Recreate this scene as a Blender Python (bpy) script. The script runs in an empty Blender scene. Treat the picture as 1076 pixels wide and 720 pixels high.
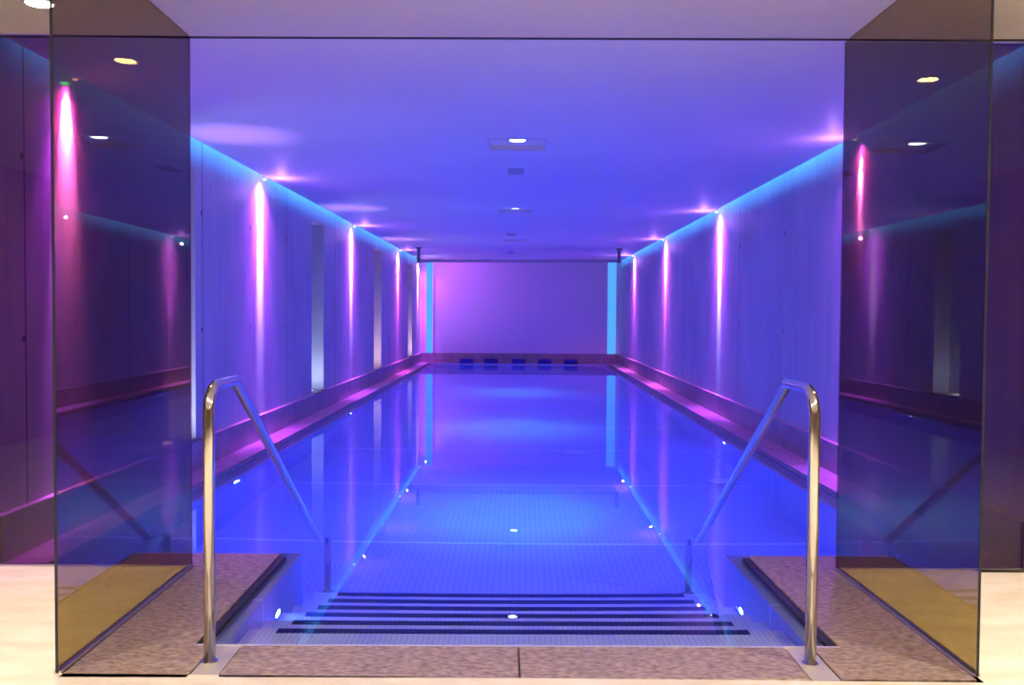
import bpy, math, random
from mathutils import Vector, Matrix
random.seed(4)
S = bpy.context.scene
COL = S.collection
# ------------------------------------------------------------------ camera
F_PX = 959.2; PITCH = .0311; YAW = -.0095; ROLL = .0064; EYE = 1.25
cy, sy, cp, sp, cr, sr = (math.cos(YAW), math.sin(YAW), math.cos(PITCH), math.sin(PITCH), math.cos(ROLL), math.sin(ROLL))
r0 = Vector((cy, -sy, 0)); fw = Vector((sy*cp, cy*cp, -sp)); u0 = r0.cross(fw)
RT = cr*r0 + sr*u0; UP = cr*u0 - sr*r0
cam = bpy.data.objects.new('camera', bpy.data.cameras.new('camera')); COL.objects.link(cam)
cam.data.sensor_width = 36; cam.data.lens = F_PX/1076*36; cam.data.clip_start = .02; cam.data.clip_end = 100
M = Matrix.Identity(4)
for i in range(3):
    M[i][0] = RT[i]; M[i][1] = UP[i]; M[i][2] = -fw[i]
M[0][3], M[1][3], M[2][3] = 0, 0, EYE
cam.matrix_world = M
S.camera = cam
# ------------------------------------------------------------------ world, exposure
w = bpy.data.worlds.new('world'); S.world = w; w.use_nodes = True
w.node_tree.nodes['Background'].inputs[0].default_value = (0, 0, 0, 1)
S.view_settings.view_transform = 'Standard'; S.view_settings.look = 'None'
S.view_settings.exposure = 1.1; S.view_settings.gamma = 1; S.view_settings.use_curve_mapping = False
cyc = S.cycles
cyc.max_bounces = 10; cyc.diffuse_bounces = 4; cyc.glossy_bounces = 5; cyc.transmission_bounces = 8
cyc.transparent_max_bounces = 16; cyc.sample_clamp_indirect = 2.5; cyc.blur_glossy = .3
cyc.use_denoising = True
# ------------------------------------------------------------------ light levels (tune here)
C_BLUE = (.004, .025, 1.0)      # underwater lamps
C_CYAN = (.06, .36, 1.0)      # cove strips
C_SPOT = (.12, .62, 1.0)      # central ceiling lamps
C_WARM = (1.0, .84, .66)      # foyer downlights
C_PINK = (.78, .11, 1.0); C_MAG = (.75, .07, .80); C_LAV = (.55, .30, 1.0); C_VIO = (.46, .06, 1.0)
P_UNDER = 80; P_CHANNEL = 5; P_COVE = 20; P_CEIL = 800; P_FOYER = 76; P_BEAM = 11000; P_FLOOD = 250; P_WIDE = 2.0; P_NICHE = 16; P_NUP = 80
C_LILAC = (.60, .25, 1.0)
# ------------------------------------------------------------------ dimensions
ZC = 2.584; YD = 4.459; YB = 23.4                # ceiling, glazing line, back wall
XL, XR = -2.60, 2.54                             # hall walls
PL, PR = -2.34, 2.25                             # pool edges
WL, WR = -2.20, 2.10                             # underwater walls
YE = 23.08                                       # far pool edge
ZW = -.03; ZF = ZW-1.27                          # water level, pool floor
PYAW = .017
def P(x, y, z=0):                                # portal frame (slightly skewed to the hall) -> world
    return (math.cos(PYAW)*x-math.sin(PYAW)*(y-YD), YD+math.sin(PYAW)*x+math.cos(PYAW)*(y-YD), z)
HALL = lambda x, y, z=0: (x, y, z)
# ------------------------------------------------------------------ materials
def mat(name, col, rough=.6, metal=0, **k):
    m = bpy.data.materials.new(name); m.use_nodes = True
    b = m.node_tree.nodes['Principled BSDF']
    b.inputs['Base Color'].default_value = (*col, 1); b.inputs['Roughness'].default_value = rough; b.inputs['Metallic'].default_value = metal
    if 'spec' in k: b.inputs['Specular IOR Level'].default_value = k['spec']
    return m
def noise_col(m, c1, c2, scale, detail=4, lo=.35, hi=.65, bump=0, stretch=(1, 1, 1), bscale=None):
    nt = m.node_tree; N = nt.nodes; L = nt.links; b = N['Principled BSDF']
    tc = N.new('ShaderNodeTexCoord'); mp = N.new('ShaderNodeMapping'); mp.inputs['Scale'].default_value = stretch
    n = N.new('ShaderNodeTexNoise'); n.inputs['Scale'].default_value = scale; n.inputs['Detail'].default_value = detail
    r = N.new('ShaderNodeValToRGB'); r.color_ramp.elements[0].position = lo; r.color_ramp.elements[1].position = hi
    r.color_ramp.elements[0].color = (*c1, 1); r.color_ramp.elements[1].color = (*c2, 1)
    L.new(tc.outputs['Object'], mp.inputs[0]); L.new(mp.outputs[0], n.inputs['Vector']); L.new(n.outputs['Fac'], r.inputs[0]); L.new(r.outputs[0], b.inputs['Base Color'])
    if bump:
        bp = N.new('ShaderNodeBump'); bp.inputs['Strength'].default_value = bump; bp.inputs['Distance'].default_value = .01
        L.new(n.outputs['Fac'], bp.inputs['Height']); L.new(bp.outputs[0], b.inputs['Normal'])
    return r
def emis(name, col, s):
    m = bpy.data.materials.new(name); m.use_nodes = True; nt = m.node_tree; nt.nodes.clear()
    e = nt.nodes.new('ShaderNodeEmission'); o = nt.nodes.new('ShaderNodeOutputMaterial')
    e.inputs[0].default_value = (*col, 1); e.inputs[1].default_value = s; nt.links.new(e.outputs[0], o.inputs[0]); return m
M_ceil = mat('ceiling_paint', (.80, .80, .80), .55)
noise_col(M_ceil, (.78, .78, .78), (.83, .83, .83), .6)
M_paint = mat('painted_plaster', (.75, .72, .66), .7)
noise_col(M_paint, (.70, .66, .58), (.76, .72, .64), 1.2)
M_fwall = mat('brown_render', (.34, .26, .20), .8)
M_back = mat('back_panel', (.75, .74, .75), .8)
def line_mask(nt, sock, period, off, half):      # 1 on joints
    N, L = nt.nodes, nt.links
    a = N.new('ShaderNodeMath'); a.operation = 'ADD'; a.inputs[1].default_value = off+100*period; L.new(sock, a.inputs[0])
    m = N.new('ShaderNodeMath'); m.operation = 'MODULO'; m.inputs[1].default_value = period; L.new(a.outputs[0], m.inputs[0])
    s = N.new('ShaderNodeMath'); s.operation = 'SUBTRACT'; s.inputs[1].default_value = period/2; L.new(m.outputs[0], s.inputs[0])
    b = N.new('ShaderNodeMath'); b.operation = 'ABSOLUTE'; L.new(s.outputs[0], b.inputs[0])
    c = N.new('ShaderNodeMath'); c.operation = 'LESS_THAN'; c.inputs[1].default_value = half; L.new(b.outputs[0], c.inputs[0])
    return c.outputs[0]
def concrete(name, period, off):
    m = mat(name, (.5, .5, .5), .55); nt = m.node_tree; N, L = nt.nodes, nt.links; b = N['Principled BSDF']
    r = noise_col(m, (.44, .44, .45), (.56, .56, .56), 1.3, 7, .3, .7, stretch=(1, 1, .6))
    # faint vertical board streaks
    tc = N.new('ShaderNodeTexCoord'); mp = N.new('ShaderNodeMapping'); mp.inputs['Scale'].default_value = (1, 9, .35)
    n2 = N.new('ShaderNodeTexNoise'); n2.inputs['Scale'].default_value = 2.2; n2.inputs['Detail'].default_value = 6
    L.new(tc.outputs['Object'], mp.inputs[0]); L.new(mp.outputs[0], n2.inputs['Vector'])
    mx = N.new('ShaderNodeMix'); mx.data_type = 'RGBA'; mx.blend_type = 'OVERLAY'; mx.inputs[0].default_value = .22
    L.new(r.outputs[0], mx.inputs[6]); L.new(n2.outputs['Fac'], mx.inputs[7])
    sp_ = N.new('ShaderNodeSeparateXYZ'); L.new(tc.outputs['Object'], sp_.inputs[0])
    k = line_mask(nt, sp_.outputs['Y'], period, off, .007)
    mj = N.new('ShaderNodeMix'); mj.data_type = 'RGBA'; L.new(k, mj.inputs[0]); L.new(mx.outputs[2], mj.inputs[6]); mj.inputs[7].default_value = (.10, .10, .10, 1)
    # tie holes
    vy = line_mask(nt, sp_.outputs['Y'], period/2, off+period/4+.02, .018); vz = line_mask(nt, sp_.outputs['Z'], .95, .32, .018)
    mm = N.new('ShaderNodeMath'); mm.operation = 'MULTIPLY'; L.new(vy, mm.inputs[0]); L.new(vz, mm.inputs[1])
    mt = N.new('ShaderNodeMix'); mt.data_type = 'RGBA'; L.new(mm.outputs[0], mt.inputs[0]); L.new(mj.outputs[2], mt.inputs[6]); mt.inputs[7].default_value = (.12, .12, .12, 1)
    L.new(mt.outputs[2], b.inputs['Base Color'])
    bp = N.new('ShaderNodeBump'); bp.inputs['Strength'].default_value = .25; bp.inputs['Distance'].default_value = .01
    L.new(n2.outputs['Fac'], bp.inputs['Height']); L.new(bp.outputs[0], b.inputs['Normal'])
    return m
M_wallL = concrete('board_marked_concrete', 2.67, 1.335-7.44+2.67*3)
M_wallR = concrete('board_marked_concrete_right', 3.6, 1.8-10.68+3.6*3)
M_plinth = mat('plinth_stone', (.32, .27, .27), .4); noise_col(M_plinth, (.27, .23, .23), (.38, .33, .33), 3, 6)
M_deck = mat('deck_stone', (.42, .36, .36), .3); noise_col(M_deck, (.24, .195, .195), (.35, .30, .295), 5, 8, bump=.1)
M_stone = mat('brown_granite', (.26, .18, .14), .42)
noise_col(M_stone, (.19, .13, .10), (.48, .36, .28), 60, 8, .34, .66, bump=.2, stretch=(.5, 1, 1))
M_floor = mat('limestone_floor', (.75, .66, .52), .5)
noise_col(M_floor, (.72, .62, .48), (.86, .80, .68), 7, 8, .33, .67, stretch=(.5, 1.2, 1))
M_steel = mat('polished_steel', (.78, .76, .72), .13, 1)
M_trim = mat('brushed_steel', (.72, .72, .72), .28, 1)
M_post = mat('grey_post', (.16, .16, .18), .5)
M_cap = mat('white_inlet_cap', (.9, .9, .92), .4)
M_plate = mat('satin_steel_plate', (.62, .58, .54), .5, .5)
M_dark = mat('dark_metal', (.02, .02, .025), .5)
M_rub = mat('dark_blue_rubber', (.010, .010, .035), .6)
M_white = mat('white_fitting', (.75, .75, .75), .4)
M_grey = mat('grey_grille', (.48, .48, .50), .5)
M_cush = mat('navy_foam', (.012, .016, .20), .6)
def studded(name, lines, c0=(.40, .41, .42), c1=(.56, .57, .58), cd=(.62, .63, .64), p=.04):
    m = mat(name, (.5, .5, .5), .38, .15); nt = m.node_tree; N, L = nt.nodes, nt.links; b = N['Principled BSDF']
    tc = N.new('ShaderNodeTexCoord'); s_ = N.new('ShaderNodeSeparateXYZ'); L.new(tc.outputs['Object'], s_.inputs[0])
    kx = line_mask(nt, s_.outputs['X'], p, .0, p*.28); ky = line_mask(nt, s_.outputs['Y'], p, .0, p*.28)
    d = N.new('ShaderNodeMath'); d.operation = 'MULTIPLY'; L.new(kx, d.inputs[0]); L.new(ky, d.inputs[1])
    n = N.new('ShaderNodeTexNoise'); n.inputs['Scale'].default_value = .9; n.inputs['Detail'].default_value = 3; L.new(tc.outputs['Object'], n.inputs['Vector'])
    r = N.new('ShaderNodeValToRGB'); r.color_ramp.elements[0].color = (*c0, 1); r.color_ramp.elements[1].color = (*c1, 1); L.new(n.outputs['Fac'], r.inputs[0])
    mx = N.new('ShaderNodeMix'); mx.data_type = 'RGBA'; L.new(d.outputs[0], mx.inputs[0]); L.new(r.outputs[0], mx.inputs[6]); mx.inputs[7].default_value = (*cd, 1)
    out = mx.outputs[2]
    if lines:
        k = line_mask(nt, s_.outputs['Y'], lines[0], lines[1], .018)
        m2 = N.new('ShaderNodeMix'); m2.data_type = 'RGBA'; L.new(k, m2.inputs[0]); L.new(out, m2.inputs[6]); m2.inputs[7].default_value = (.9, .9, .9, 1); out = m2.outputs[2]
    L.new(out, b.inputs['Base Color'])
    bp = N.new('ShaderNodeBump'); bp.inputs['Strength'].default_value = .3; bp.inputs['Distance'].default_value = .003
    L.new(d.outputs[0], bp.inputs['Height']); L.new(bp.outputs[0], b.inputs['Normal'])
    return m
M_pfloor = studded('studded_steel_floor', (1.78, .89-6.40+1.78*4))
M_tread = studded('studded_steel_tread', None, (.60, .60, .60), (.68, .68, .68), (.82, .82, .82), .022)
def seamed(name):
    m = mat(name, (.5, .5, .5), .4, .15); nt = m.node_tree; N, L = nt.nodes, nt.links; b = N['Principled BSDF']
    tc = N.new('ShaderNodeTexCoord'); s_ = N.new('ShaderNodeSeparateXYZ'); L.new(tc.outputs['Object'], s_.inputs[0])
    k = line_mask(nt, s_.outputs['Y'], 1.78, .4, .008)
    mx = N.new('ShaderNodeMix'); mx.data_type = 'RGBA'; L.new(k, mx.inputs[0]); mx.inputs[6].default_value = (.46, .47, .48, 1); mx.inputs[7].default_value = (.75, .75, .75, 1)
    L.new(mx.outputs[2], b.inputs['Base Color']); return m
M_pwall = seamed('steel_pool_wall'); M_lip = mat('bright_steel_lip', (.8, .8, .82), .3, .4)
# water: one refracting surface
M_water = bpy.data.materials.new('still_water'); M_water.use_nodes = True
nt = M_water.node_tree; nt.nodes.clear()
g = nt.nodes.new('ShaderNodeBsdfGlass'); g.inputs['IOR'].default_value = 1.333; g.inputs['Roughness'].default_value = 0; g.inputs['Color'].default_value = (.86, .94, 1, 1)
o = nt.nodes.new('ShaderNodeOutputMaterial'); nt.links.new(g.outputs[0], o.inputs[0])
# tinted glass: coloured transmission + Fresnel mirror
def glass(name, tint):
    g_m = bpy.data.materials.new(name); g_m.use_nodes = True
    nt = g_m.node_tree; nt.nodes.clear(); N, L = nt.nodes, nt.links
    tr = N.new('ShaderNodeBsdfTransparent'); tr.inputs[0].default_value = (*tint, 1)
    gl = N.new('ShaderNodeBsdfGlossy'); gl.inputs['Roughness'].default_value = .0; gl.inputs[0].default_value = (.95, .95, .95, 1)
    geo = N.new('ShaderNodeNewGeometry'); mr = N.new('ShaderNodeMapRange'); mr.inputs['To Min'].default_value = 1.5; mr.inputs['To Max'].default_value = 1/1.5
    fr = N.new('ShaderNodeFresnel'); mx = N.new('ShaderNodeMixShader'); o = N.new('ShaderNodeOutputMaterial')
    L.new(geo.outputs['Backfacing'], mr.inputs['Value']); L.new(mr.outputs[0], fr.inputs['IOR']); L.new(fr.outputs[0], mx.inputs[0])
    L.new(tr.outputs[0], mx.inputs[1]); L.new(gl.outputs[0], mx.inputs[2]); L.new(mx.outputs[0], o.inputs[0])
    return g_m
M_glass = glass('bronze_glass', (.60, .535, .31)); M_fglass = glass('violet_bronze_glass', (.56, .41, .44))
E_warm = emis('warm_lamp_glow', (1, .90, .78), 90); E_spot = emis('ceiling_lamp_glow', (.75, .85, 1), 9)
E_under = emis('underwater_lamp_glow', (.35, .75, 1), 14); E_cyan = emis('cyan_strip_glow', (.09, .38, 1.0), .52)
E_dot = emis('spot_lens_glow', (.9, .75, 1), 5); E_green = emis('green_indicator_glow', (.05, 1, .45), 40); E_pale = emis('niche_lamp_glow', (.8, .8, 1), 1.5)
# ------------------------------------------------------------------ builders
class MB:
    def __init__(s): s.v = []; s.f = []; s.sm = []
    def quad(s, *p, smooth=False):
        i = len(s.v); s.v += [tuple(q) for q in p]; s.f.append(tuple(range(i, i+len(p)))); s.sm.append(smooth); return s
    def box(s, x0, x1, y0, y1, z0, z1, T=HALL, bev=0):
        b = bev; i = len(s.v)
        if not b:
            s.v += [T(x, y, z) for z in (z0, z1) for x, y in ((x0, y0), (x1, y0), (x1, y1), (x0, y1))]
            for f in ((3, 2, 1, 0), (4, 5, 6, 7), (0, 1, 5, 4), (1, 2, 6, 5), (2, 3, 7, 6), (3, 0, 4, 7)):
                s.f.append(tuple(i+k for k in f)); s.sm.append(False)
        else:                                    # box with chamfered top edge
            rings = [(z0, 0), (z1-b, 0), (z1, b)]
            for z, d in rings: s.v += [T(x, y, z) for x, y in ((x0+d, y0+d), (x1-d, y0+d), (x1-d, y1-d), (x0+d, y1-d))]
            s.f.append((i+3, i+2, i+1, i)); s.f.append((i+8, i+9, i+10, i+11)); s.sm += [False, False]
            for r in (0, 4):
                for k in range(4):
                    s.f.append((i+r+k, i+r+(k+1) % 4, i+r+4+(k+1) % 4, i+r+4+k)); s.sm.append(False)
        return s
    def tube(s, pts, r, n=20, cap=True):
        pts = [Vector(p) for p in pts]; i0 = len(s.v); prev = None
        for k, p in enumerate(pts):
            t = ((pts[k+1]-p).normalized() if k < len(pts)-1 else (p-pts[k-1]).normalized())
            if 0 < k < len(pts)-1: t = ((pts[k+1]-p).normalized()+(p-pts[k-1]).normalized()).normalized()
            a = t.cross(Vector((1, 0, 0))) if prev is None else (prev-t*prev.dot(t))
            if a.length < 1e-4: a = t.cross(Vector((0, 1, 0)))
            a.normalize(); prev = a; b = t.cross(a)
            for q in range(n):
                th = 2*math.pi*q/n; s.v.append(tuple(p+(a*math.cos(th)+b*math.sin(th))*r))
        for k in range(len(pts)-1):
            for q in range(n):
                a_, b_ = i0+k*n+q, i0+k*n+(q+1) % n
                s.f.append((a_, b_, b_+n, a_+n)); s.sm.append(True)
        if cap:
            s.f.append(tuple(i0+q for q in reversed(range(n)))); s.f.append(tuple(i0+(len(pts)-1)*n+q for q in range(n))); s.sm += [False, False]
        return s
    def cyl(s, c, r, h, axis=(0, 0, 1), n=32):   # from c along axis by h
        c = Vector(c); a = Vector(axis).normalized(); return s.tube([c, c+a*h], r, n)
    def ring(s, c, r0_, r1_, h, axis=(0, 0, 1), n=32):
        c = Vector(c); a = Vector(axis).normalized(); u = a.orthogonal().normalized(); v = a.cross(u); i0 = len(s.v)
        for (r, d) in ((r0_, 0), (r1_, 0), (r1_, h), (r0_, h)):
            for q in range(n):
                th = 2*math.pi*q/n; s.v.append(tuple(c+a*d+(u*math.cos(th)+v*math.sin(th))*r))
        for k in range(4):
            for q in range(n):
                s.f.append((i0+k*n+q, i0+k*n+(q+1) % n, i0+((k+1) % 4)*n+(q+1) % n, i0+((k+1) % 4)*n+q)); s.sm.append(False)
        return s
    def build(s, name, m, parent=None, loc=None):
        me = bpy.data.meshes.new(name); off = Vector(loc) if loc else Vector((0, 0, 0))
        me.from_pydata([tuple(Vector(v)-off) for v in s.v], [], s.f); me.update()
        for p_, sm in zip(me.polygons, s.sm): p_.use_smooth = sm
        me.materials.append(m); ob = bpy.data.objects.new(name, me); COL.objects.link(ob); ob.location = off
        if parent is not None:
            ob.parent = parent; ob.location = off-(parent.location)
        return ob
def tag(o_, label, cat, group=None, kind=None):
    o_['label'] = label; o_['category'] = cat
    if group: o_['group'] = group
    if kind: o_['kind'] = kind
    return o_
def struct(o_): o_['kind'] = 'structure'; return o_
def empty(name, loc, label, cat, group=None):
    e = bpy.data.objects.new(name, None); e.empty_display_size = .1; COL.objects.link(e); e.location = loc; return tag(e, label, cat, group)
def light(kind, loc, direc, power, col, parent=None, caustic=False, **k):
    ld = bpy.data.lights.new('light', kind); ld.energy = power; ld.color = col
    for a, v in k.items(): setattr(ld, a, v)
    ob = bpy.data.objects.new('lamp_light', ld); COL.objects.link(ob)
    q = Vector(direc).to_track_quat('-Z', 'Y'); ob.rotation_euler = q.to_euler(); ob.location = loc
    if parent is not None: ob.parent = parent; ob.location = Vector(loc)-parent.location
    if caustic: ld.cycles.is_caustics_light = True
    return ob
# ------------------------------------------------------------------ shell: ceiling, floor, walls
holes = [(-.255, .185, 7.0, 7.47), (-.30, .14, 11.55, 12.0), (-.32, .12, 16.25, 16.7)]
def plate_with_holes(mb, xs, ys, hs, put):
    xs = sorted(set(xs+[h[0] for h in hs]+[h[1] for h in hs])); ys = sorted(set(ys+[h[2] for h in hs]+[h[3] for h in hs]))
    for a, b in zip(xs, xs[1:]):
        for c, d in zip(ys, ys[1:]):
            mxx, myy = (a+b)/2, (c+d)/2
            if not any(h[0] < mxx < h[1] and h[2] < myy < h[3] for h in hs): put(a, b, c, d)
m = MB()
CL, CR = -2.52, 2.46
plate_with_holes(m, [CL, CR], [YD+.01, YB], holes, lambda a, b, c, d: m.quad((a, c, ZC), (a, d, ZC), (b, d, ZC), (b, c, ZC)))
for a, b, c, d in holes:
    t = ZC+.04
    m.quad((a, c, t), (a, d, t), (b, d, t), (b, c, t)); m.quad((a, c, ZC), (a, c, t), (b, c, t), (b, c, ZC)); m.quad((a, d, ZC), (b, d, ZC), (b, d, t), (a, d, t))
    m.quad((a, c, ZC), (a, d, ZC), (a, d, t), (a, c, t)); m.quad((b, c, ZC), (b, c, t), (b, d, t), (b, d, ZC))
for x in (CL, CR): m.quad((x, YD+.01, ZC), (x, YB, ZC), (x, YB, ZC+.02), (x, YD+.01, ZC+.02))
for a, b in ((CL, XL-.02), (CR, XR+.02)):        # cove box over the gap
    s_ = 1 if b > a else -1; i = a-s_*.14
    m.quad((i, YD, ZC+.2), (i, YB, ZC+.2), (b, YB, ZC+.2), (b, YD, ZC+.2)); m.quad((i, YD, ZC+.021), (i, YB, ZC+.021), (i, YB, ZC+.2), (i, YD, ZC+.2))
    m.quad((i, YD, ZC+.021), (i, YB, ZC+.021), (a, YB, ZC+.021), (a, YD, ZC+.021))
struct(m.build('ceiling', M_ceil))
FX, FY0 = 4.6, -3.6
m = MB().quad((-FX, FY0, ZC), (-FX, YD-.012, ZC), (FX, YD-.012, ZC), (FX, FY0, ZC)); struct(m.build('ceiling', M_paint))
m = MB().box(-FX, FX, YD-.012, YD+.01, ZC-.004, ZC+.2); struct(m.build('trim_1', M_dark))
# foyer floor: outside the coping
m = MB()
A, B_, Y0 = -1.60, 1.57, 3.10
for q in (((-FX, FY0), (FX, FY0), (FX, 3.10), (-FX, 3.10)),):
    m.quad(*[(x, y, 0) for x, y in q])
m.quad((-FX, 3.10, 0), (-1.594, 3.10, 0), P(-1.617, YD), (-FX, YD-.02, 0)); m.quad((1.594, 3.10, 0), (FX, 3.10, 0), (FX, YD+.03, 0), P(1.577-.0, YD))
struct(m.build('floor', M_floor))
m = MB().quad((-FX, FY0, 0), (-FX, YD, 0), (-FX, YD, ZC), (-FX, FY0, ZC)); struct(m.build('wall_foyer_left', M_fwall))
m = MB().quad((FX, FY0, 0), (FX, YD, 0), (FX, YD, ZC), (FX, FY0, ZC)); struct(m.build('wall_foyer_right', M_fwall))
m = MB().quad((-FX, FY0, 0), (FX, FY0, 0), (FX, FY0, ZC), (-FX, FY0, ZC)); struct(m.build('wall_foyer_back', M_fwall))
m = MB().box(-FX, XL-.25, YD, YD+.15, 0, ZC+.2); struct(m.build('wall_front_left', M_paint))
m = MB().box(XR+.05, FX, YD, YD+.15, 0, ZC+.2); struct(m.build('wall_front_right', M_paint))
# hall side walls
niches = [(6.60, 7.27), (11.33, 12.01), (16.14, 16.98), (21.05, 21.78)]
NZ0, NZ1, ND = .235, 2.40, .22
m = MB(); top = ZC+.2
ysegs = [YD]+[v for n_ in niches for v in n_]+[YB+.2]
for k in range(0, len(ysegs)-1):
    a, b = ysegs[k], ysegs[k+1]
    if k % 2 == 0: m.quad((XL, a, -.1), (XL, b, -.1), (XL, b, top), (XL, a, top))
    else:
        m.quad((XL, a, -.1), (XL, b, -.1), (XL, b, NZ0), (XL, a, NZ0)); m.quad((XL, a, NZ1), (XL, b, NZ1), (XL, b, top), (XL, a, top))
        x = XL-ND
        m.quad((x, a, NZ0), (x, b, NZ0), (x, b, NZ1), (x, a, NZ1)); m.quad((XL, a, NZ0), (x, a, NZ0), (x, a, NZ1), (XL, a, NZ1))
        m.quad((XL, b, NZ0), (XL, b, NZ1), (x, b, NZ1), (x, b, NZ0)); m.quad((XL, a, NZ0), (XL, b, NZ0), (x, b, NZ0), (x, a, NZ0)); m.quad((XL, a, NZ1), (x, a, NZ1), (x, b, NZ1), (XL, b, NZ1))
struct(m.build('wall_left', M_wallL))
m = MB().quad((XR, YD, -.1), (XR, YD, top), (XR, YB+.2, top), (XR, YB+.2, -.1)); struct(m.build('wall_right', M_wallR))
m = MB().quad((XL, YB, -.1), (XR, YB, -.1), (XR, YB, top), (XL, YB, top)); struct(m.build('wall_back', M_back))
PH = .235
m = MB().box(XL, XL+.045, YD, YB, -.02, PH); struct(m.build('baseboard_left', M_plinth))
m = MB().box(XR-.045, XR, YD, YB, -.02, PH); struct(m.build('baseboard_right', M_plinth))
m = MB().box(XL+.045, XR-.045, YB-.04, YB, -.02, PH+.01); struct(m.build('baseboard_back', M_plinth))
# decks around the pool
m = MB().box(XL, PL, YD, YB, -.012, 0).build('pool_deck', M_deck); struct(m)
m = MB().box(PR, XR, YD, YB, -.012, 0).build('pool_deck', M_deck); struct(m)
m = MB().box(PL, PR, YE, YB, -.012, 0).build('pool_deck', M_deck); struct(m)
# ------------------------------------------------------------------ pool basin
YS = 5.22                                        # foot of the steps
XCL, XCR = -1.245, 1.205                          # entry channel (portal frame)
m = MB()
m.quad((WL, YD+.2, ZF), (WR, YD+.2, ZF), (WR, YE-.02, ZF), (WL, YE-.02, ZF))
pf = struct(m.build('pool_floor', M_pfloor))
m = MB()
m.quad((WL, YD+.2, ZF), (WL, YE-.02, ZF), (WL, YE-.02, ZW-.05), (WL, YD+.2, ZW-.05)); m.quad((WR, YD+.2, ZF), (WR, YD+.2, ZW-.05), (WR, YE-.02, ZW-.05), (WR, YE-.02, ZF))
m.quad((WL, YD+.2, ZW-.05), (WL, YE-.02, ZW-.05), (PL-.05, YE-.02, ZW-.05), (PL-.05, YD+.2, ZW-.05)); m.quad((WR, YD+.2, ZW-.05), (PR+.05, YD+.2, ZW-.05), (PR+.05, YE-.02, ZW-.05), (WR, YE-.02, ZW-.05))
for x in (PL-.01, PR+.01): m.quad((x, YD+.2, ZW-.05), (x, YE, ZW-.05), (x, YE, 0), (x, YD+.2, 0))
m.quad((WL, YE-.02, ZF), (WR, YE-.02, ZF), (WR, YE-.02, 0), (WL, YE-.02, 0)); m.quad((PL-.02, YE-.02, ZW-.05), (WL, YE-.02, ZW-.05), (WL, YE-.02, 0), (PL-.02, YE-.02, 0)); m.quad((WR, YE-.02, ZW-.05), (PR+.02, YE-.02, ZW-.05), (PR+.02, YE-.02, 0), (WR, YE-.02, 0))
# submerged ledge round the entry, then the inner walls
XIL, XIR, YL0, YL1 = -1.155, 1.115, 3.45, 4.86; ZL = ZW-.03
def hq(x0, x1, y0, y1, z): m.quad(P(x0, y0, z), P(x1, y0, z), P(x1, y1, z), P(x0, y1, z))
hq(XCL-.02, XIL, 3.38, YL1, ZL); hq(XIR, XCR+.02, 3.38, YL1, ZL); hq(XIL, XIR, 3.38, YL0, ZL)
m.quad((PL-.05, 4.6, ZL), P(XCL-.02, 4.6, ZL), P(XCL-.02, YL1, ZL), (PL-.05, YL1-.02, ZL)); m.quad(P(XCR+.02, 4.6, ZL), (PR+.05, 4.6, ZL), (PR+.05, YL1+.02, ZL), P(XCR+.02, YL1, ZL))
def vq(p, q, z0, z1): m.quad((p[0], p[1], z0), (q[0], q[1], z0), (q[0], q[1], z1), (p[0], p[1], z1))
vq((PL-.05, YL1-.02), P(XIL, YL1), ZF, ZL); vq(P(XIR, YL1), (PR+.05, YL1+.02), ZF, ZL)
vq(P(XIL, YL0), P(XIL, YL1), ZF, ZL); vq(P(XIR, YL1), P(XIR, YL0), ZF, ZL); vq(P(XIL, YL0), P(XIR, YL0), ZF, ZL)
vq(P(XCL-.012, 3.38), P(XCL-.012, 4.71), ZL, -.036); vq(P(XCR+.012, 4.71), P(XCR+.012, 3.38), ZL, -.036)
hq(XIL, XIR, YL0, YL1+.1, ZF+.001)
pw = struct(m.build('pool_wall', M_pwall))
# water
m = MB()
a = [P(XCL, 3.385, ZW), P(XCR, 3.385, ZW), P(XCR, 4.66, ZW), P(XCL, 4.66, ZW)]
m.quad(*a)
lx, rx = a[3], a[2]
m.quad((PL-.01, 4.66, ZW), lx, rx, (PR+.01, 4.66, ZW), (PR+.01, YE, ZW), (PL-.01, YE, ZW))
m.v = [(v[0], v[1], ZW) for v in m.v]
m.sm = [True]*len(m.sm)
wt = m.build('pool_water', M_water); tag(wt, 'still clear blue-lit water filling the long pool', 'water', kind='stuff')
wt.cycles.is_caustics_caster = True
# steps
NZ = 6; RISE = .178; TREAD = .278; YN1 = 3.84
st = empty('pool_steps', P(0, YN1, ZF), 'flight of studded steel steps under the water at the near end', 'steps')
m = MB(); x0, x1 = XIL+.002, XIR-.002
for k in range(NZ):
    zt = ZW-RISE*(k+1); y1 = YN1+TREAD*k; y0 = YL0+.001 if k == 0 else y1-TREAD
    m.box(x0, x1, y0-(0 if k == 0 else .001), y1, ZF, zt, P)
so = m.build('treads', M_tread, st)
for k in range(NZ):
    zt = ZW-RISE*(k+1); y1 = YN1+TREAD*k
    MB().box(-1.03, .965, y1-.05, y1+.004, zt-.03, zt+.003, P).build('nosing_strip', M_rub, st)
for q in (pf, so, pw): q.cycles.is_caustics_receiver = True
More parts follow.
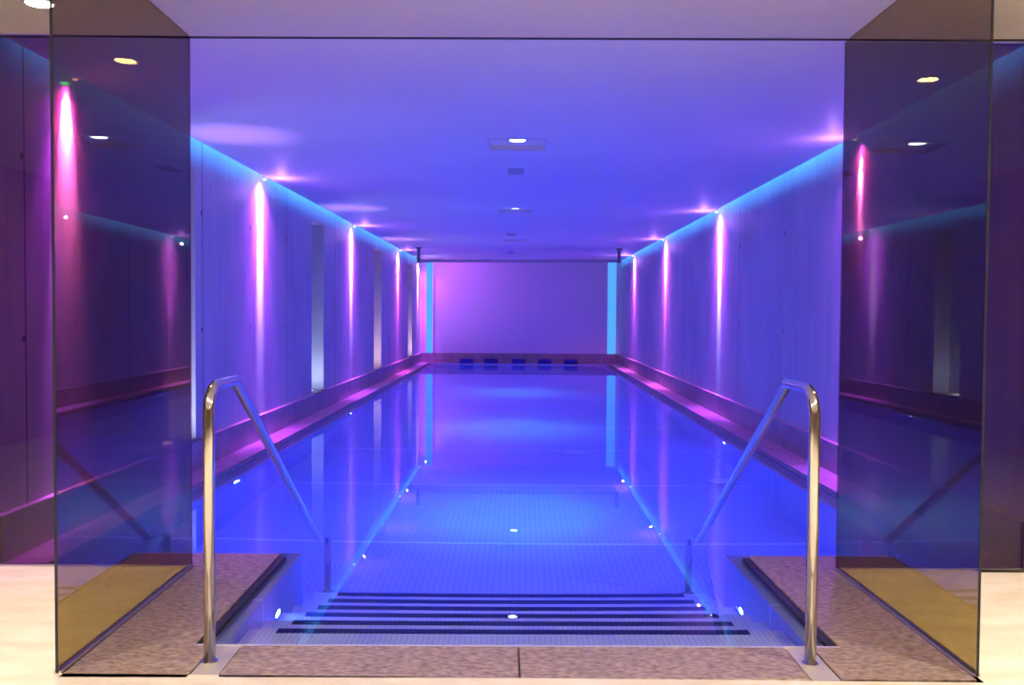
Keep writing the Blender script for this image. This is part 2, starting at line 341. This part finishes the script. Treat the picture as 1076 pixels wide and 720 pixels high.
# ------------------------------------------------------------------ coping and stainless details of the entry
def coping(x0, x1, y0, y1, label, group=None):
    o_ = MB().box(x0, x1, y0, y1, -.035, 0, P, bev=.004).build('coping_slab', M_stone, loc=P((x0+x1)/2, (y0+y1)/2, -.035)); tag(o_, label, 'coping stone', group); return o_
g_ = 'brown granite coping around the pool entry'
coping(-1.057, -.021, 3.095, 3.40, 'brown granite coping slab before the steps, left of the central joint', g_)
coping(-.016, .984, 3.095, 3.40, 'brown granite coping slab before the steps, right of the central joint', g_)
m = MB()
def cop_L(side, x_in, x_slot, x_out, x_far):     # L-shaped block beside the entry, passing beneath the glass line
    s_ = side; pts = [(x_slot, 3.095), (x_slot, 3.40), (x_in, 3.40), (x_in, 4.70), (x_far, 4.70), (x_far, YD+.012), (x_out, YD+.012), (x_out, 3.095)]
    mb = MB(); tp = [P(x, y, 0) for x, y in pts]; bt = [P(x, y, -.035) for x, y in pts]
    if s_ > 0: tp.reverse(); bt.reverse()
    # top split in quads to stay planar/convex
    def q4(a, b, c, d, z):
        r = [P(a, c, z), P(b, c, z), P(b, d, z), P(a, d, z)]; mb.quad(*(r if z == 0 else r[::-1]))
    lo, hi = sorted
    return mb
def coping_L(xa, xb, xs0, xs1, xf0, xf1, label):
    mb = MB()
    for z in (0, -.035):
        for (a, b, c, d) in ((xs0, xs1, 3.095, 3.40), (xa, xb, 3.40, YD+.012), (xf0, xf1, YD+.012, 4.70)):
            r = [P(a, c, z), P(b, c, z), P(b, d, z), P(a, d, z)]; mb.quad(*(r if z == 0 else r[::-1]))
    def wall(*pts):
        for p_, q_ in zip(pts, pts[1:]): mb.quad(P(*p_, -.035), P(*q_, -.035), P(*q_, 0), P(*p_, 0))
    if xa < 0: wall((xs0, 3.095), (xs1, 3.095), (xs1, 3.40), (xb, 3.40), (xb, 4.70), (xf0, 4.70), (xf0, YD+.012), (xa, YD+.012), (xs0, 3.095))
    else: wall((xs1, 3.095), (xb, YD+.012), (xf1, YD+.012), (xf1, 4.70), (xa, 4.70), (xa, 3.40), (xs0, 3.40), (xs0, 3.095), (xs1, 3.095))
    o_ = mb.build('coping_slab', M_stone, loc=P((xa+xb)/2, 3.9, -.035)); tag(o_, label, 'coping stone', g_)
coping_L(-1.595, -1.235, -1.595, -1.162, -1.91, -1.235, 'brown granite coping running beside the water along the left glass screen')
coping_L(1.195, 1.555, 1.09, 1.555, 1.195, 1.87, 'brown granite coping running beside the water along the right glass screen')
for xa, xb, nm in ((-1.158, -1.061, 'left'), (.988, 1.086, 'right')):
    o_ = MB().box(xa, xb, 3.095, 3.396, -.03, -.004, P).build('slot_plate', M_plate, loc=P((xa+xb)/2, 3.25, -.03))
    tag(o_, 'thin steel plate let into the coping under the %s handrail post' % nm, 'metal plate')
o_ = MB().box(XCL+.01, XCR-.01, 3.398, 3.412, -.06, .0, P).build('edge_strip', M_lip, loc=P(0, 3.4, -.06)); tag(o_, 'bright steel edge strip between the front coping and the water', 'metal trim')
for xa, xb, nm in ((-1.91, XCL+.01, 'left'), (XCR-.01, 1.87, 'right')):
    o_ = MB().box(xa, xb, 4.701, 4.712, -.06, .0, P).build('edge_strip', M_trim, loc=P((xa+xb)/2, 4.7, -.06)); tag(o_, 'steel edge strip on the far end of the %s coping beyond the glass' % nm, 'metal trim')
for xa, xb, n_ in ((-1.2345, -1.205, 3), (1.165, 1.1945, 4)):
    struct(MB().box(xa, xb, 3.413, 4.698, -.028, -.010, P).build('trim_%d' % n_, M_dark))  # dark strips stand in for the shaded slot under the coping edge
# ------------------------------------------------------------------ handrails
def handrail(xp, nm):
    def pt(y, z): return Vector(P(xp, y, z))
    key = [(3.245, -.004, 0), (3.245, .975, .085), (3.56, .985, .018), (5.33, -.155, .04), (5.40, ZF, 0)]
    key = [(3.245, -.004, 0), (3.245, .985, .10), (3.565, .985, .022), (5.42, -.215, .03), (5.42, ZF, 0)]
    pts = []
    for i, (y, z, r) in enumerate(key):
        p_ = Vector((y, z))
        if r == 0: pts.append(p_); continue
        a = (Vector(key[i-1][:2])-p_).normalized(); b = (Vector(key[i+1][:2])-p_).normalized()
        ang = a.angle(b); d = r/math.tan(ang/2); c = p_+(a+b).normalized()*(r/math.sin(ang/2)); s0 = p_+a*d; s1 = p_+b*d
        a0 = math.atan2(*(s0-c).yx); a1 = math.atan2(*(s1-c).yx)
        da = (a1-a0+math.pi) % (2*math.pi)-math.pi
        for k in range(9): th = a0+da*k/8; pts.append(c+Vector((math.cos(th), math.sin(th)))*r)
    e = empty('handrail', P(xp, 3.245, -.004), 'polished steel handrail on the %s side of the pool steps' % nm, 'handrail', 'handrails of the pool entry')
    # post, then the sloping grip rail
    MB().tube([pt(*p_) for p_ in pts], .0205, 24).build('rail_tube', M_steel, e)
    MB().ring(P(xp, 3.245, -.004), .020, .029, .005).build('collar', M_steel, e)
    MB().ring(P(xp, 5.42, ZF), .020, .045, .008).build('floor_flange', M_steel, e)
handrail(-1.128, 'left'); handrail(1.031, 'right')
# ------------------------------------------------------------------ bronze glass screens
def screen(x, nm, side):
    e = empty('glass_screen', P(x, 3.8, 0), 'tall bronze glass screen standing along the %s side of the entry, edge towards the viewer' % nm, 'glass screen', 'bronze glass screens')
    MB().box(x-.005, x+.005, 3.12, YD-.012, .004, ZC-.002, P).build('glass_pane', M_glass, e)
    MB().box(x-.013, x+.013, 3.12, YD-.012, 0, .012, P).build('base_channel', M_trim, e)
    MB().box(x-.0045, x+.0045, 3.1165, 3.1195, .004, ZC-.002, P).build('edge_seal', M_dark, e)
    if side: MB().cyl(P(x, 3.108, 2.42), .008, .02, (0, -1, 0), 12).build('clamp', M_trim, e)
screen(-1.612, 'left', 0); screen(1.57, 'right', 1)
def front_glass(x0, x1, nm):
    e = empty('glass_screen', P((x0+x1)/2, YD, 0), 'dark violet-brown glass screen across the pool hall front, %s of the entry' % nm, 'glass screen', 'bronze glass screens')
    MB().box(x0, x1, YD-.005, YD+.005, .004, ZC-.006, P).build('glass_pane', M_fglass, e)
    MB().box(x0, x1, YD-.011, YD+.011, 0.0005, .010, P).build('base_channel', M_trim, e)
front_glass(-2.86, -1.606, 'left'); front_glass(1.564, 2.6, 'right')
# ------------------------------------------------------------------ cove and end strips
for x, d, nm in ((CL+.04, -1, 'left'), (CR-.04, 1, 'right')):
    e = empty('led_strip', (x, (YD+YB)/2, ZC+.06), 'cyan LED strip hidden in the ceiling gap along the %s wall' % nm, 'LED strip', 'cyan LED strips')
    MB().box(x-.008, x+.008, YD+.1, YB-.05, ZC+.021, ZC+.05).build('profile', M_dark, e)
    light('AREA', (x, (YD+YB)/2, ZC+.11), (d, 0, -.9), P_COVE, C_CYAN, e, shape='RECTANGLE', size=18.6, size_y=.03)
for x0, x1, nm in ((-2.42, -2.25, 'left'), (2.20, 2.43, 'right')):
    e = empty('led_strip', ((x0+x1)/2, YB, PH), 'tall cyan glowing light strip at the %s edge of the far wall' % nm, 'LED strip', 'cyan LED strips')
    MB().box(x0, x1, YB-.03, YB, PH+.01, ZC).build('diffuser', E_cyan, e)
    xs = x1 if x1 < 0 else x0
    MB().box(xs-.012, xs+.012, YB-.045, YB, PH+.01, ZC).build('frame', M_white, e)
# ------------------------------------------------------------------ central ceiling lamps, vents
for i, (a, b, c, d) in enumerate(holes):
    xm = (a+b)/2; ym = c+.13
    nm = ('nearest', 'second', 'third and farthest')[i]
    e = empty('ceiling_lamp', (xm, ym, ZC), 'bright round lamp in a rectangular ceiling recess, %s from the viewer' % nm, 'ceiling lamp', 'central ceiling lamps')
    m = MB(); w_ = .014
    m.box(a-w_, b+w_, c-w_, c, ZC-.006, ZC+.002); m.box(a-w_, b+w_, d, d+w_, ZC-.006, ZC+.002); m.box(a-w_, a, c, d, ZC-.006, ZC+.002); m.box(b, b+w_, c, d, ZC-.006, ZC+.002)
    m.build('frame', M_white, e)
    MB().ring((xm, ym, ZC+.012), .062, .085, .026).build('housing', M_white, e)
    MB().cyl((xm, ym, ZC+.014), .061, .01).build('lens', E_spot, e)
    for p_, ang in ((.10, 64), (.26, 42), (.42, 25)):
        light('SPOT', (xm, ym, ZC-.02), (0, 0, -1), P_CEIL*p_, C_SPOT, e, caustic=True, spot_size=math.radians(ang), spot_blend=1, shadow_soft_size=.03)
for x, y, sx, syy, nm in ((-.055, 8.57, .075, .17, 'behind the nearest ceiling lamp'), (-.17, 15.3, .08, .2, 'before the third ceiling lamp'), (-.22, 19.8, .08, .2, 'far down near the hanging bar')):
    e = empty('ceiling_vent', (x, y, ZC), 'small grey rectangular ceiling plate ' + nm, 'ceiling vent', 'ceiling vents')
    MB().box(x-sx, x+sx, y-syy, y+syy, ZC-.006, ZC).build('plate', M_grey, e)
    m = MB()
    for k in range(5): yy = y-syy+.04+k*(2*syy-.08)/4; m.box(x-sx+.01, x+sx-.01, yy-.008, yy+.008, ZC-.01, ZC-.006)
    m.build('slats', M_grey, e)
# ------------------------------------------------------------------ wall spots
def wallspot(side, y, c_beam, c_wide, kb, kw, label, ang=28):
    x = XL+.05 if side < 0 else XR-.05
    e = empty('wall_spotlight', (x, y, ZC-.002), label, 'spotlight', 'narrow spotlights in the ceiling gap')
    MB().cyl((x, y, ZC-.012), .020, .07, n=20).build('can', M_white, e)
    MB().cyl((x, y, ZC-.016), .015, .004, n=20).build('lens', E_dot, e)
    pos = (x, y, ZC-.02)
    light('SPOT', pos, (side*.25, 0, -1), P_BEAM*kb, c_beam, e, spot_size=math.radians(ang), spot_blend=1, shadow_soft_size=.012)
    light('SPOT', pos, (side*.16, 0, -1), P_BEAM*.05*kb, c_wide, e, spot_size=math.radians(ang*2), spot_blend=1, shadow_soft_size=.012)
    light('SPOT', pos, (side*.03, 0, -1), P_FLOOD*kw, c_wide, e, spot_size=math.radians(130), spot_blend=1, shadow_soft_size=.02)
    light('POINT', (x-side*.16, y, ZC-.14), (0, 0, -1), P_WIDE*kw, C_LILAC, e, shadow_soft_size=.015)
wallspot(-1, 5.22, (.38, .13, 1.0), (.42, .05, 1.0), 1.0, .3, 'magenta wall spotlight nearest on the left wall, behind the glass screen', 34)
wallspot(-1, 9.08, C_LAV, C_VIO, 1.3, .9, 'white-pink wall spotlight on the left wall between the two nearer niches')
wallspot(-1, 13.96, C_LAV, C_VIO, 1.3, .9, 'white-violet wall spotlight on the left wall after the second niche')
wallspot(-1, 19.25, C_PINK, C_MAG, 1.1, .9, 'magenta wall spotlight on the left wall after the third niche')
wallspot(-1, 23.0, C_LAV, C_VIO, 1.0, .35, 'white wall spotlight in the far left corner')
wallspot(1, 6.90, (.42, .14, 1.0), (.45, .06, 1.0), 1.0, .6, 'magenta wall spotlight nearest on the right wall, behind the glass screen', 24)
wallspot(1, 11.73, (.40, .40, 1.0), C_VIO, 1.3, .9, 'white-lavender wall spotlight second along the right wall')
wallspot(1, 16.1, C_PINK, C_PINK, 1.1, .9, 'pink wall spotlight third along the right wall')
wallspot(1, 20.5, C_VIO, C_PINK, 1.0, .9, 'violet wall spotlight farthest on the right wall')
e = empty('added_wall_washer', (-1.95, 22.2, ZC), 'added violet fill spotlight tinting the far wall, left side', 'spotlight')
MB().cyl((-1.95, 22.2, ZC-.06), .04, .06, n=20).build('can', M_white, e)  # can and spot added for the violet glow on the far wall
light('SPOT', (-1.95, 22.2, ZC-.07), (.5, 1.2, -.35), 34, (.55, .07, 1.0), e, spot_size=math.radians(120), spot_blend=1, shadow_soft_size=.03)
# niche uplights
for (a, b), c_, nm in zip(niches, ((.55, .65, 1), (.55, .65, 1), (1, .62, .62), (1, .62, .62)), ('nearest, beside the handrail', 'second from the viewer', 'third from the viewer', 'farthest')):
    xm = XL-ND/2
    e = empty('niche_uplight', (xm, a+.2, NZ0), 'small uplight in the base of the tall wall niche %s' % nm, 'uplight', 'niche uplights')
    MB().box(xm-.06, xm+.06, a+.10, a+.34, NZ0, NZ0+.02).build('body', M_trim, e)
    MB().box(xm-.05, xm+.05, a+.11, a+.33, NZ0+.02, NZ0+.024).build('lens', E_pale, e)
    light('SPOT', (xm, a+.12, NZ0+.03), (0, .5, 1), P_NICHE, c_, e, spot_size=math.radians(150), spot_blend=.6, shadow_soft_size=.03)
    light('SPOT', (xm, a+.3, NZ0+.03), (.24, 0, 1), P_NUP, C_LILAC, e, spot_size=math.radians(25), spot_blend=1, shadow_soft_size=.02)
    o_ = MB().box(XL-.01, XL+.05, a, b, PH, PH+.008).build('trim_2', M_dark); struct(o_)
# ------------------------------------------------------------------ underwater lamps
def ulamp(x, y, z, ax, power, label, kind='under', r=.042):
    e = empty('underwater_lamp', (x, y, z), label, 'underwater lamp', 'underwater lamps')
    MB().ring((x, y, z), r, r*1.35, .012, ax).build('bezel', M_trim, e)
    MB().cyl((x, y, z), r, .008, ax).build('lens', E_under, e)
    a_ = Vector(ax); light('AREA', Vector((x, y, z))+a_*.02, a_+Vector((0, 0, -.25)), power, C_BLUE, e, shape='DISK', size=.1)
for y, nm in ((6.98, 'nearest'), (11.75, 'second'), (16.75, 'third'), (21.5, 'farthest')):
    ulamp(WL, y, ZW-.13, (1, 0, 0), P_UNDER, 'round underwater lamp in the left pool wall, %s' % nm)
for y, nm in ((4.95, 'nearest'), (9.33, 'second'), (14.35, 'third'), (19.7, 'farthest')):
    ulamp(WR, y, ZW-.16, (-1, 0, 0), P_UNDER, 'round underwater lamp in the right pool wall, %s' % nm)
pL = P(XIL, 4.29, ZW-.44); pR = P(XIR, 4.48, ZW-.58)
ulamp(pL[0], pL[1], pL[2], (1, .017, 0), P_CHANNEL, 'round underwater lamp beside the steps on the left'); ulamp(pR[0], pR[1], pR[2], (-1, -.017, 0), P_CHANNEL, 'round underwater lamp beside the steps on the right')
for x, nm in ((WL, 'left'), (WR, 'right')):
    d = -.03 if x < 0 else .03
    o_ = MB().box(min(x, x+d), max(x, x+d), 4.88, YE-.03, ZW-.049, ZW-.040).build('overflow_lip', M_lip, loc=(x, 14, ZW-.049)); tag(o_, 'thin bright steel overflow lip just under the water along the %s pool wall' % nm, 'metal trim')
# floor inlets
for x, y, nm in ((.597, 9.73, 'standing alone on the pool floor right of centre'), (1.825, 8.27, 'on the pool floor near the right wall')):
    e = empty('floor_inlet', (x, y, ZF), 'small round steel inlet ' + nm, 'inlet', 'floor inlets')
    MB().cyl((x, y, ZF), .03, .11).build('stem', M_trim, e); MB().tube([(x, y, ZF+.11), (x, y, ZF+.12)], .11, 32).build('cap', M_cap, e)
# ------------------------------------------------------------------ hanging bar near the far end
YBAR = 18.5
e = empty('hanging_bar', (0, YBAR, ZC), 'long horizontal bar hung from the ceiling near the far end of the pool', 'ceiling bar')
MB().tube([(-2.09, YBAR, 2.315), (1.99, YBAR, 2.335)], .030, 16).build('bar', M_grey, e)
for x, zt in ((-2.075, 2.315), (1.975, 2.335)):
    MB().box(x-.03, x+.03, YBAR-.03, YBAR+.03, zt-.04, ZC).build('post', M_post, e)
    MB().box(x-.06, x+.06, YBAR-.06, YBAR+.06, ZC-.012, ZC).build('mounting_plate', M_dark, e)
# ------------------------------------------------------------------ blue cushions on the far edge
def cushion(mb, c, sx, sy_, sz, n=14, mrows=8):
    i0 = len(mb.v); ex = .35
    f_ = lambda t: math.copysign(abs(t)**ex, t)
    for j in range(mrows+1):
        ph = -math.pi/2+math.pi*j/mrows
        for k in range(n*2):
            th = math.pi*k/n
            mb.v.append((c[0]+sx*f_(math.cos(ph))*f_(math.cos(th)), c[1]+sy_*f_(math.cos(ph))*f_(math.sin(th)), c[2]+sz*f_(math.sin(ph))))
    for j in range(mrows):
        for k in range(n*2):
            a, b = i0+j*n*2+k, i0+j*n*2+(k+1) % (n*2); mb.f.append((a, b, b+n*2, a+n*2)); mb.sm.append(True)
    return mb
names = ('first from the left', 'second from the left', 'middle one of the five', 'second from the right', 'first from the right')
for px, nm in zip((490, 516, 545, 572.5, 600), names):
    x = (px-547)/959*YE+.0
    e = empty('neck_cushion', (x, YE+.03, .0), 'navy blue foam neck cushion on the far pool edge, ' + nm, 'cushion', 'navy cushions on the far pool edge')
    cushion(MB(), (x, YE+.03, .065), .17, .09, .055).build('pad', M_cush, e)
    cushion(MB(), (x, YE+.03, .008), .20, .07, .010).build('base', M_rub, e)
# ------------------------------------------------------------------ foyer downlights
FD = [(-2.09, 3.97, 'at the top left corner of the view'), (2.30, 3.80, 'before the right front glass'), (2.30, 2.34, 'right side, second from the glass'), (-2.30, 2.0, 'left side, second from the glass'),
      (-.9, 1.6, 'above the viewer, left'), (.9, 1.6, 'above the viewer, right'), (-2.3, -.4, 'far behind the viewer, left'), (2.3, -.4, 'far behind the viewer, right')]
for x, y, nm in FD:
    e = empty('foyer_downlight', (x, y, ZC), 'round warm recessed downlight in the foyer ceiling, ' + nm, 'downlight', 'foyer downlights')
    MB().ring((x, y, ZC-.006), .055, .075, .006).build('trim_ring', M_white, e)
    MB().cyl((x, y, ZC-.004), .054, .004).build('lens', E_warm, e)
    light('SPOT', (x, y, ZC-.02), (0, 0, -1), P_FOYER, C_WARM, e, caustic=True, spot_size=math.radians(125), spot_blend=.8, shadow_soft_size=.05)
e = empty('emergency_indicator', (-2.62, 3.52, ZC), 'tiny green emergency indicator lamp on the foyer ceiling at the left', 'indicator lamp')
MB().cyl((-2.62, 3.52, ZC-.012), .03, .012, n=16).build('base', M_white, e); MB().cyl((-2.62, 3.52, ZC-.018), .022, .006, n=16).build('lens', E_green, e)
